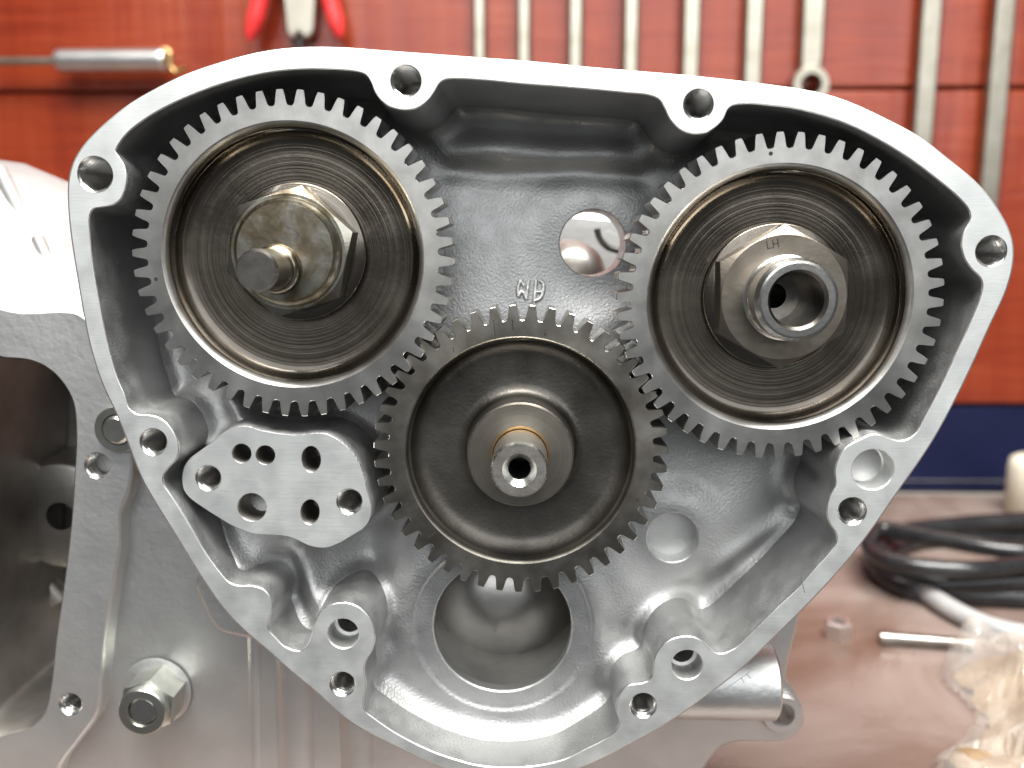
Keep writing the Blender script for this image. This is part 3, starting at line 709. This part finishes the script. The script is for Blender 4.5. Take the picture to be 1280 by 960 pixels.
mb = MB(); mb.rings([y3(bi, GY), y3(offset(bo, .25), GY+.25), y3(bo, GY+.9), y3(bo, GY+30)]); mb.build('face_edge', M_SMOOTH, gb)
mb = MB(); mb.rings([y3(oi2, GY), y3(op, GY+.6), y3(offset(op, .4), GY+14), y3(offset(op, 1.5), GY+48)], flip=True); mb.build('opening_wall', M_SHADEIN, gb)
put_hole('threaded_hole', 122, 582, GY, 18, 14, True, M_THREAD, gb); put_hole('threaded_hole', 88, 880, GY, 16.5, 14, True, M_THREAD, gb)
# inside of the gearbox: back wall with a bearing boss and webs
bx0, bz0 = U(-60, 930, GY+48); bx1, bz1 = U(110, 430, GY+48)
mb = MB(); mb.add([(bx0-25, GY+49, bz0-12), (bx1+8, GY+49, bz0-12), (bx1+8, GY+49, bz1+12), (bx0-25, GY+49, bz1+12)], [[0, 1, 2, 3]], False); mb.build('gearbox_back_wall', M_SHADEIN, gb)
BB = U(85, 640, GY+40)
lathe_s([(4, GY+36), (14, GY+36), (15.2, GY+36.6), (16, GY+39), (17, GY+48)], BB, 64).build('bearing_boss', M_SHADEIN, gb, (BB[0], GY+36, BB[1]))
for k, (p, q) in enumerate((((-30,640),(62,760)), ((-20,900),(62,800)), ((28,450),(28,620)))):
    a, b = U(*p, GY+38), U(*q, GY+38); tube([(a[0], GY+44, a[1]), ((a[0]+b[0])/2, GY+42, (a[1]+b[1])/2), (b[0], GY+44, b[1])], 3.2, 12).build('web_rib', M_SHADEIN, gb)
# recessed side panel between gearbox face and chest, and the belly below the rim
SYB = 22.0
side = [(120,560),(190,600),(330,780),(430,870),(560,950),(620,1040),(20,1040),(70,960),(118,895),(124,850),(130,780),(140,700)]
plate_mb(spline(UL(side, SYB), 1.5), SYB, 10, .6, back=False).build('side_panel', M_SMOOTH, case)
for px, r, py0, py1, dy in ((372, 34, 800, 1040, 4), (450, 40, 860, 1040, 6), (318, 10, 770, 1040, 1)):
    a, b = U(px, py0, SYB+dy), U(px+6, py1, SYB+dy)
    tube([(a[0], SYB+dy, a[1]), (b[0], SYB+dy, b[1])], r*sc(SYB), 32).build('belly_rib', M_SMOOTH, case)
lug = [(243,728),(252,716),(300,768),(330,800),(300,798),(270,788),(254,762)]
plate_mb(spline(UL(lug, 13), .8), 13, 12, 1.2, back=False).build('lug', M_SMOOTH, case)
# stud boss spot face
SB = U(197, 862, SYB)
lathe_s([(8.6, SYB-.6), (7.4, SYB-1.0), (4, SYB-1.0)], SB, 64).build('spot_face', M_SMOOTH, case, (SB[0], SYB, SB[1]))
# gearbox top seen above the joint face
mb = MB()
def strip3(rows):
    n = len(rows[0]); v = [p for r in rows for p in r]; f = []
    for k in range(len(rows)-1):
        for i in range(n-1): f.append([k*n+i, k*n+i+1, (k+1)*n+i+1, (k+1)*n+i])
    return v, f
rows = []
for Y, py in ((GY+1, 396), (GY+1.6, 384), (GY+3, 372), (GY+10, 330), (GY+24, 275), (GY+38, 232), (GY+46, 205), (GY+60, 200)):
    row = []
    for px in (-90, -40, 0, 30, 60, 85, 110, 135):
        x, z = U(px, py+(0 if Y < GY+20 else max(0, px-20)*.42), Y); row.append((x, Y, z))
    rows.append(row)
v, f = strip3(rows); mb.add(v, f, True); mb.build('gearbox_top', M_TOP, case)
for (p, q, w) in (((0,215,44),(78,372,8),2.2), ((48,300,20),(84,380,4),1.6), ((-40,232,44),(20,372,8),2.2)):
    a, b = U(p[0], p[1], GY+p[2]), U(q[0], q[1], GY+q[2])
    tube([(a[0], GY+p[2], a[1]), (b[0], GY+q[2], b[1])], w, 12).build('stiffening_rib', M_TOP, case)
# lower right: round mount boss and the drive-side lug behind it
HB_Y = 17.0; hb0 = U(838, 850, HB_Y)
hx1 = U(966, 850, HB_Y)[0]; hr = 51*sc(HB_Y-6)
lathe([(hr, hb0[0]), (hr, hx1-.6), (hr-.6, hx1), (.5, hx1)], (HB_Y, hb0[1]), 64, axis='X').build('mount_boss', M_SMOOTH, case, (hx1, HB_Y, hb0[1]))
LY = 32.0
lugp = [(700,830),(960,700),(1000,752),(996,790),(986,830),(984,852),(996,870),(1005,885),(1006,903),(996,920),(978,928),(950,928),(918,929),(902,936),(890,950),(872,975),(820,1040),(560,1060),(560,900)]
bh = circle(U(978, 894, LY), 16.5*sc(LY), 40)
plate_mb(spline(UL(lugp, LY), 1.0), LY, 14, 1.0, holes=[bh], back=True).build('mounting_lug', M_SMOOTH, case)
bc = U(978, 894, LY-2)
lathe([(16.5*sc(LY), LY+.2), (16.5*sc(LY), LY-2), (25*sc(LY), LY-2), (27.5*sc(LY), LY-1.4), (28*sc(LY), LY+.3)], bc, 64).build('lug_boss', M_SMOOTH, case, (bc[0], LY, bc[1]))
# drive-side half of the crankcase seen through the bores
FY = 96.0
far = [(-62, 5), (66, 5), (72, 0), (74, -60), (60, -105), (0, -125), (-50, -110), (-66, -60)]
plate_mb(spline(np.array(far), 3.0), FY, 8, 2.0, back=False).build('drive_side_wall', M_SMOOTH, case)
fc = (-2, -58)
lathe_s([(26, FY-1), (26.4, FY-9), (29, FY-10), (34, FY-10), (36, FY-8), (37, FY)], fc, 96).build('bearing_ring', M_SMOOTH, case, (fc[0], FY, fc[1]))
cx, cz = U(752, 312, 70)
pr = spline(UL([(746,286),(750,299),(760,309),(778,315)], 72), .8, False)
tube(np.stack([pr[:, 0], np.full(len(pr), 72.0), pr[:, 1]], 1), .9, 10).build('inner_rib', M_DARK, case)
gp = U(716, 345, 60); lathe_s([(.1, 58), (5, 58.5), (8, 61), (9.5, 66), (10, 80)], gp, 48).build('tappet_boss', M_SHADEIN, case, (gp[0], 60, gp[1]))
m = lathe_s([(BORE_R-.3, BORE_Y+3.6), (BORE_R+5, BORE_Y+3.8), (BORE_R+5.5, BORE_Y+6), (BORE_R+7, 60)], BORE, 96); m.f = [q[::-1] for q in m.f]; m.build('bearing_housing', M_SHADEIN, case, (BORE[0], BORE_Y, BORE[1]))
KC = (BORE[0]*1.18-2, BORE[1]*1.18)
lathe_s([(.2, 44), (8, 44.6), (14, 46), (20, 49), (26, 53), (33, 58), (42, 62), (60, 64)], KC, 96).build('crank_cheek', M_CHEEK, case, (KC[0], 44, KC[1]))

# ================================================================== FASTENERS ON THE CASE
NB = U(177, 891, 11)
sn = thing('stud_nut', 'zinc hexagon sleeve nut on a stud end, lower corner of the grey side panel', 'nut', (NB[0], SYB, NB[1]))
hexnut(NB, 13.4, 8, 11.8, math.radians(20), M_ZINC, sn, 'hexagon', 3.0)
lathe([(5.75, 14.5), (5.7, 11.3), (5.4, 11.0), (3.6, 11.0), (3.45, 11.5), (3.4, 14)], NB, 64).build('collar', M_ZINC, sn, (NB[0], 5, NB[1]))
m = lathe([(3.35, 14), (3.35, 12), (2.9, 11.6)], NB, 48); m.add(y3(circle(NB, 2.9, 48), 11.6), [list(range(48))], False); m.build('stud_end', M_BRIGHT, sn, (NB[0], 5, NB[1]))
WB = U(147, 537, 15.2)
ws = thing('stud_washer', 'dark steel washer round a stud, half hidden behind the machined rim', 'washer', (WB[0], GY, WB[1]))
lathe([(31*sc(15), GY), (31*sc(15), 15.4), (29.5*sc(15), 15.0), (20.5*sc(15), 15.0), (20*sc(15), 15.5), (20*sc(15), GY)], WB, 64).build('ring', M_ZINC, ws, (WB[0], 15, WB[1]))
m = lathe([(18.5*sc(15), GY), (18.5*sc(15), 14.6), (15*sc(15), 14.0)], WB, 48); m.add(y3(circle(WB, 15*sc(15), 48), 14.0), [list(range(48))], False); m.build('stud_end', M_ZINC, ws, (WB[0], 14, WB[1]))

# ================================================================== WALL, BENCH AND WHAT LIES ON THEM
WY = 346.0; BZ = -150.0
def boxv(x0, x1, y0, y1, z0, z1, b=.0):
    v = [(x0, y0, z0), (x1, y0, z0), (x1, y0, z1), (x0, y0, z1), (x0, y1, z0), (x1, y1, z0), (x1, y1, z1), (x0, y1, z1)]
    return v, [[0, 1, 2, 3], [5, 4, 7, 6], [4, 0, 3, 7], [1, 5, 6, 2], [3, 2, 6, 7], [4, 5, 1, 0]]
def plank(name, x0, x1, z0, z1, Y, th, m, parent, b=1.5):
    P = ccw(np.array([(x0+b*2, z0), (x1-b*2, z0), (x1, z0+b*2), (x1, z1-b*2), (x1-b*2, z1), (x0+b*2, z1), (x0, z1-b*2), (x0, z0+b*2)]))
    mb = plate_mb(P, Y, th, b, back=False); return mb.build(name, m, parent, ((x0+x1)/2, Y, (z0+z1)/2))
wall = mk('wall', *boxv(-1200, 1200, WY+16, WY+26, BZ-10, 420), M_DARK, None, False); wall['loc'] = [0, 0, 0]; tag(wall, kind='structure')
zs = U(640, 113, WY)[1]; zn = U(1200, 507, WY)[1]
plank('plank', -1200, 1200, zn+1, zs-.8, WY, 15, M_WOOD, wall)
plank('plank', -1200, 1200, zs+.8, zs+200, WY, 15, M_WOOD, wall)
plank('plank', -1200, 1200, zs+201.5, zs+400, WY, 15, M_WOOD, wall)
plank('navy_board', -1200, 1200, BZ+2, zn-.5, WY+2, 13, M_NAVY, wall)
bench = mk('workbench_top', *boxv(-1200, 1200, -25, WY+15, BZ-25, BZ), M_BENCH, None, False); bench['loc'] = [0, 0, 0]; tag(bench, kind='structure')
yl = UZ(1200, 606, BZ)[1]
mb = plate_mb(np.array([(-1200, BZ+.2), (1200, BZ+.2), (1200, BZ+9), (-1200, BZ+9)]), yl, WY-yl+1, 1.0, back=False); lg = mb.build('back_ledge', M_LEDGE, bench)

# open-ended and ring spanners hanging on the wall
def spanner(px, w_px, py_end, label, ring_px=None, extra=0):
    Y = WY-9; s_ = sc(Y); x, zt = U(px, -10, Y); zb = U(px, py_end, Y)[1]; w = w_px*s_/2
    x = U(px, 0, Y)[0]
    R = max(w*1.75, 7.5) if ring_px is None else ring_px*s_
    zc = zb-R*.6; zt = zt+70
    P = []
    for a in np.linspace(math.asin(w*.8/R)-math.pi/2+math.pi, math.pi*2.5-math.asin(w*.8/R)-0, 34):
        pass
    a0 = math.asin(min(.95, w*.9/R))
    for a in np.linspace(math.pi/2+a0, math.pi/2+2*math.pi-a0, 36): P.append((x+R*math.cos(a), zc+R*math.sin(a)))
    P += [(x+w, zc+R*1.5), (x+w*1.03, (zc+zt)/2), (x+w, zt)]
    H = w*2.2
    for a in np.linspace(-math.pi/2+.5, math.pi/2-.55, 10): P.append((x+H*math.cos(a), zt+H*.8+H*math.sin(a)))
    P += [(x+H*.42, zt+H*1.75), (x+H*.42, zt+H*.75), (x-H*.42, zt+H*.75), (x-H*.42, zt+H*1.75)]
    for a in np.linspace(math.pi/2+.55, 3*math.pi/2-.5, 10): P.append((x+H*math.cos(a), zt+H*.8+H*math.sin(a)))
    P += [(x-w, zt), (x-w*1.03, (zc+zt)/2), (x-w, zc+R*1.5)]
    t = thing('spanner', label, 'spanner', (x, WY, zb), 'spanners hanging on the red wall')
    hole = circle((x, zc), R*.6, 12)
    plate_mb(np.array(P), Y, 6.0, 1.6, holes=[hole]).build('shank', M_CHROME, t, (x, Y, zb))
    mb = lathe([(R*.62, Y-1.5), (R*.98, Y-1.5), (R*1.04, Y-.8), (R*1.04, Y+6.5)], (x, zc), 40); mb.build('ring_end', M_CHROME, t, (x, Y, zc))
    return t
SP = [(599, 15, 96, 'first and thinnest spanner beside the red-handled pliers on the wall'), (655, 16, 100, 'thin spanner on the red wall, second from the pliers'),
 (720, 17, 104, 'slim spanner on the red wall, third from the pliers'), (790, 18, 112, 'spanner hanging on the red wall, fourth from the pliers'),
 (866, 21, 118, 'spanner just above the upper right tapped hole of the rim, fifth from the pliers'), (945, 22, 124, 'spanner on the red wall next to the widest one, sixth from the pliers'),
 (1019, 27, 92, 'widest spanner, its ring end peeping above the machined rim'), (1167, 24, 232, 'long spanner crossing the plank joint, second from the picture edge'), (1259, 24, 300, 'long spanner crossing the plank joint at the far end of the row')]
for i, (px, w, pe, lab) in enumerate(SP): spanner(px, w, pe, lab, 21 if i == 6 else None)

# pliers with red grips
PY_ = WY-14
x0p, z0p = U(372, 20, PY_)
plr = thing('pliers', 'pliers with red plastic grips hanging above the left gear', 'pliers', (x0p, WY, z0p))
def wp(px, py, dy=0): a = U(px, py, PY_+dy); return np.array([a[0], PY_+dy, a[1]])
for pts in ([(352,-130),(340,-70),(328,-10),(319,25),(312,50)], [(390,-130),(400,-70),(410,-10),(419,25),(425,47)]):
    path = spline(np.array([wp(*p) for p in pts])[:, [0, 2]], 4, False); path = np.stack([path[:, 0], np.full(len(path), PY_), path[:, 1]], 1)
    rr = np.linspace(4.2, 5.2, len(path)); rr[-1] = 2.2; rr[-2] = 4.4
    tube(path, rr, 16).build('grip', M_RED, plr)
head = [(350,-120),(345,-160),(360,-210),(371,-260),(382,-210),(397,-160),(392,-120)]
plate_mb(spline(UL(head, PY_), 3), PY_-2, 8, 1.5).build('jaw', M_CHROME, plr)
cs = thing('chrome_clip', 'small chrome spring clip hanging between the red plier grips', 'clip', (x0p, WY, z0p-10))
plate_mb(spline(UL([(356,-60),(392,-60),(394,20),(391,42),(380,48),(374,40),(366,48),(358,42),(355,20)], WY-9), 2), WY-9, 6, 1.5).build('body', M_CHROME, cs)
m = tube([(*U(374, 46, WY-8)[:1], WY-8, U(374, 46, WY-8)[1]), (U(375, 66, WY-8)[0], WY-8, U(375, 66, WY-8)[1])], 1.6, 10); m.build('pivot_pin', M_DARK, cs)

# tool with aluminium handle on the left
TY = WY-12
def hx(px, py): a = U(px, py, TY); return a
tl = thing('aluminium_handle_tool', 'thin steel rod with a plain aluminium handle and brass hook, upper left wall', 'hand tool', (hx(140, 75)[0], WY, hx(140, 75)[1]))
zt = hx(140, 76)[1]
lathe([(.2, hx(72, 76)[0]), (5.4, hx(72, 76)[0]), (6.3, hx(74, 76)[0]), (6.6, hx(80, 76)[0]), (6.6, hx(204, 76)[0]), (5.8, hx(208, 76)[0]), (.2, hx(208, 76)[0])], (TY, zt), 40, axis='X').build('handle', M_ALUH, tl, (hx(72, 76)[0], TY, zt))
tube([(hx(-70, 76)[0], TY, zt), (hx(76, 76)[0], TY, zt)], 2.3, 16).build('rod', M_CHROME, tl)
hk = [(206,62),(212,66),(213,82),(218,90),(226,88),(231,84)]
pth = spline(UL(hk, TY), 1.5, False); tube(np.stack([pth[:, 0], np.full(len(pth), TY), pth[:, 1]], 1), 1.7, 10).build('hook', M_BRASS, tl)

# coil of black cable, grey cable
def bench_path(pts, r, lift=None):
    out = []
    for p in pts:
        h = p[2] if len(p) > 2 else 0
        x, y = UZ(p[0], p[1], BZ+r+h); out.append((x, y, BZ+r+h))
    return np.array(out)
def spl3(P, step=3.0, closed=False):
    a = spline(P[:, :2], step, closed); b = spline(np.stack([P[:, 2], np.arange(len(P))*10.0], 1), step, closed)
    t = np.linspace(0, 1, len(a)); z = np.interp(t, np.linspace(0, 1, len(b)), b[:, 0]); return np.stack([a[:, 0], a[:, 1], z], 1)
cc_ = thing('cable_coil', 'shiny black rubber cable coiled on the pink bench', 'cable', (170, 220, BZ))
tube(spl3(bench_path([(1420,640,10),(1300,646,10),(1200,652,8),(1130,662,6),(1095,680,4),(1092,700,2),(1120,718,3),(1180,724,6),(1300,722,8),(1420,715,8)], 4.7)), 4.7, 18).build('loop', M_BLACK, cc_)
tube(spl3(bench_path([(1420,662,0),(1300,668,0),(1210,672,0),(1150,676,0),(1110,690,0),(1098,712,0),(1130,735,0),(1190,742,0),(1300,748,0),(1420,750,0)], 4.3)), 4.3, 18).build('loop', M_BLACK, cc_)
tube(spl3(bench_path([(1390,676,14),(1280,690,14),(1170,672,14),(1100,660,13),(1085,676,12),(1110,700,14),(1200,712,15),(1300,705,15),(1400,700,14)], 3.9)), 3.9, 18).build('loop', M_BLACK, cc_)
gc = tube(spl3(bench_path([(1120,712),(1150,735),(1190,762),(1240,785),(1300,797),(1400,800)], 4.2)), 4.2, 18).build('grey_cable', M_GREYCAB)
tag(gc, 'pale grey cable curving out from under the black coil', 'cable')
# small spacer and pin
x, y = UZ(1047, 797, BZ); spc = thing('spacer', 'small bright hexagonal spacer standing on the wet bench', 'spacer', (x, y, BZ))
n6 = 6; R6 = 5.3; a6 = np.arange(6)/6*2*np.pi+.35
mb = MB(); lo = np.stack([x+R6*np.cos(a6), y+R6*np.sin(a6), np.full(6, BZ)], 1); hi = lo+[0, 0, 6.5]; hi2 = lo*[1, 1, 1]+[0, 0, 7]; hi2[:, :2] = (hi2[:, :2]-[x, y])*.92+[x, y]
mb.rings([lo, hi, hi2], smooth=False)
inn6 = np.stack([x+2.8*np.cos(a6), y+2.8*np.sin(a6), np.full(6, BZ+7)], 1); mb.rings([hi2, inn6], smooth=False); mb.rings([inn6, inn6-[0, 0, 6.5]], smooth=False)
mb.build('body', M_SHINE, spc, (x, y, BZ))
xa, ya = UZ(1100, 797, BZ+2.6); xb, yb = UZ(1215, 806, BZ+2.6)
pn = tube([(xa, ya, BZ+2.6), (xb, yb, BZ+2.6)], 2.6, 20).build('steel_pin', M_PIN); tag(pn, 'dull steel pin lying on the bench beside the plastic bag', 'pin')
xj, yj = UZ(1308, 655, BZ)
jr = thing('cream_jar', 'cream plastic pot at the back of the bench, cut by the picture edge', 'pot', (xj, yj+20, BZ))
lathe_s([(.1, BZ+34), (10, BZ+34), (13, BZ+32), (14, BZ+27), (14, BZ+1), (12, BZ)], (xj+3, yj+20), 40, axis='Z').build('body', M_CREAM, jr, (xj, yj+20, BZ))
# crumpled bag
xb0, yb0 = UZ(1262, 905, BZ)
bag = thing('plastic_bag', 'crumpled clear plastic bag with beige contents on the bench corner', 'bag', (xb0, yb0, BZ))
def crumpled_sheet(name, outline, top, seed, m, n=70, facets=60, hmax=30.0):
    """film lying in sharp folds: height is the lower hull of random tilted facets under an envelope"""
    rs = np.random.RandomState(seed); P = ccw(spline(np.array(outline), 2.0)); lo, hi_ = P.min(0), P.max(0)
    gx_, gy_ = np.linspace(lo[0], hi_[0], n), np.linspace(lo[1], hi_[1], n); A, B = np.meshgrid(gx_, gy_, indexing='ij'); q = np.stack([A.ravel(), B.ravel()], 1)
    q += rs.uniform(-.3, .3, q.shape)*(hi_-lo)/n
    d = sdf(q, P, 1.0); env = np.clip(d/14.0, 0, 1)**.6
    z = np.zeros(len(q))
    c = rs.uniform(lo, hi_, (facets, 2)); sl = rs.uniform(-.9, .9, (facets, 2)); hz = rs.uniform(.25, 1.0, facets)
    dist = ((q[:, None]-c[None])**2).sum(-1); k = np.argsort(dist, 1)[:, :3]
    w = 1/(np.take_along_axis(dist, k, 1)+4.0)**1.5; w /= w.sum(1)[:, None]
    hk_ = np.abs(hz[k]*hmax*.55+((q[:, None]-c[k])*sl[k]).sum(-1)); z = (w*hk_).sum(1)
    for tx, ty, th, tr in top: z += th*np.exp(-((q[:, 0]-tx)**2+(q[:, 1]-ty)**2)/(2*tr*tr))
    z = np.maximum(z*env, .3)+BZ
    id_ = np.arange(n*n).reshape(n, n); f = np.stack([id_[:-1, :-1], id_[1:, :-1], id_[1:, 1:], id_[:-1, 1:]], -1).reshape(-1, 4)
    f = f[(d > -.5)[f].all(1)]; us = np.unique(f); rm = np.full(n*n, -1); rm[us] = np.arange(len(us))
    tri = np.concatenate([f[:, [0, 1, 2]], f[:, [0, 2, 3]]])
    return mk(name, np.stack([q[:, 0], q[:, 1], z], 1)[us], rm[tri], m, bag, False, (xb0, yb0, BZ))
ol = [UZ(px, py, BZ) for px, py in [(1172,842),(1188,822),(1225,815),(1300,820),(1400,830),(1420,930),(1400,1040),(1280,1040),(1190,1000),(1160,965),(1200,925),(1215,900),(1190,870)]]
tp = UZ(1190, 850, BZ); tp2 = UZ(1290, 880, BZ)
crumpled_sheet('film', ol, [(tp[0]+2, tp[1]-1, 24, 5.0), (tp2[0], tp2[1], 10, 16)], 4, M_BAG)
ol2 = [(x*.94+xb0*.06+3, y*.9+yb0*.1) for x, y in ol]
crumpled_sheet('contents', ol2, [(tp2[0], tp2[1], 4, 14)], 8, M_CONTENT, 40, 40, 14.0)
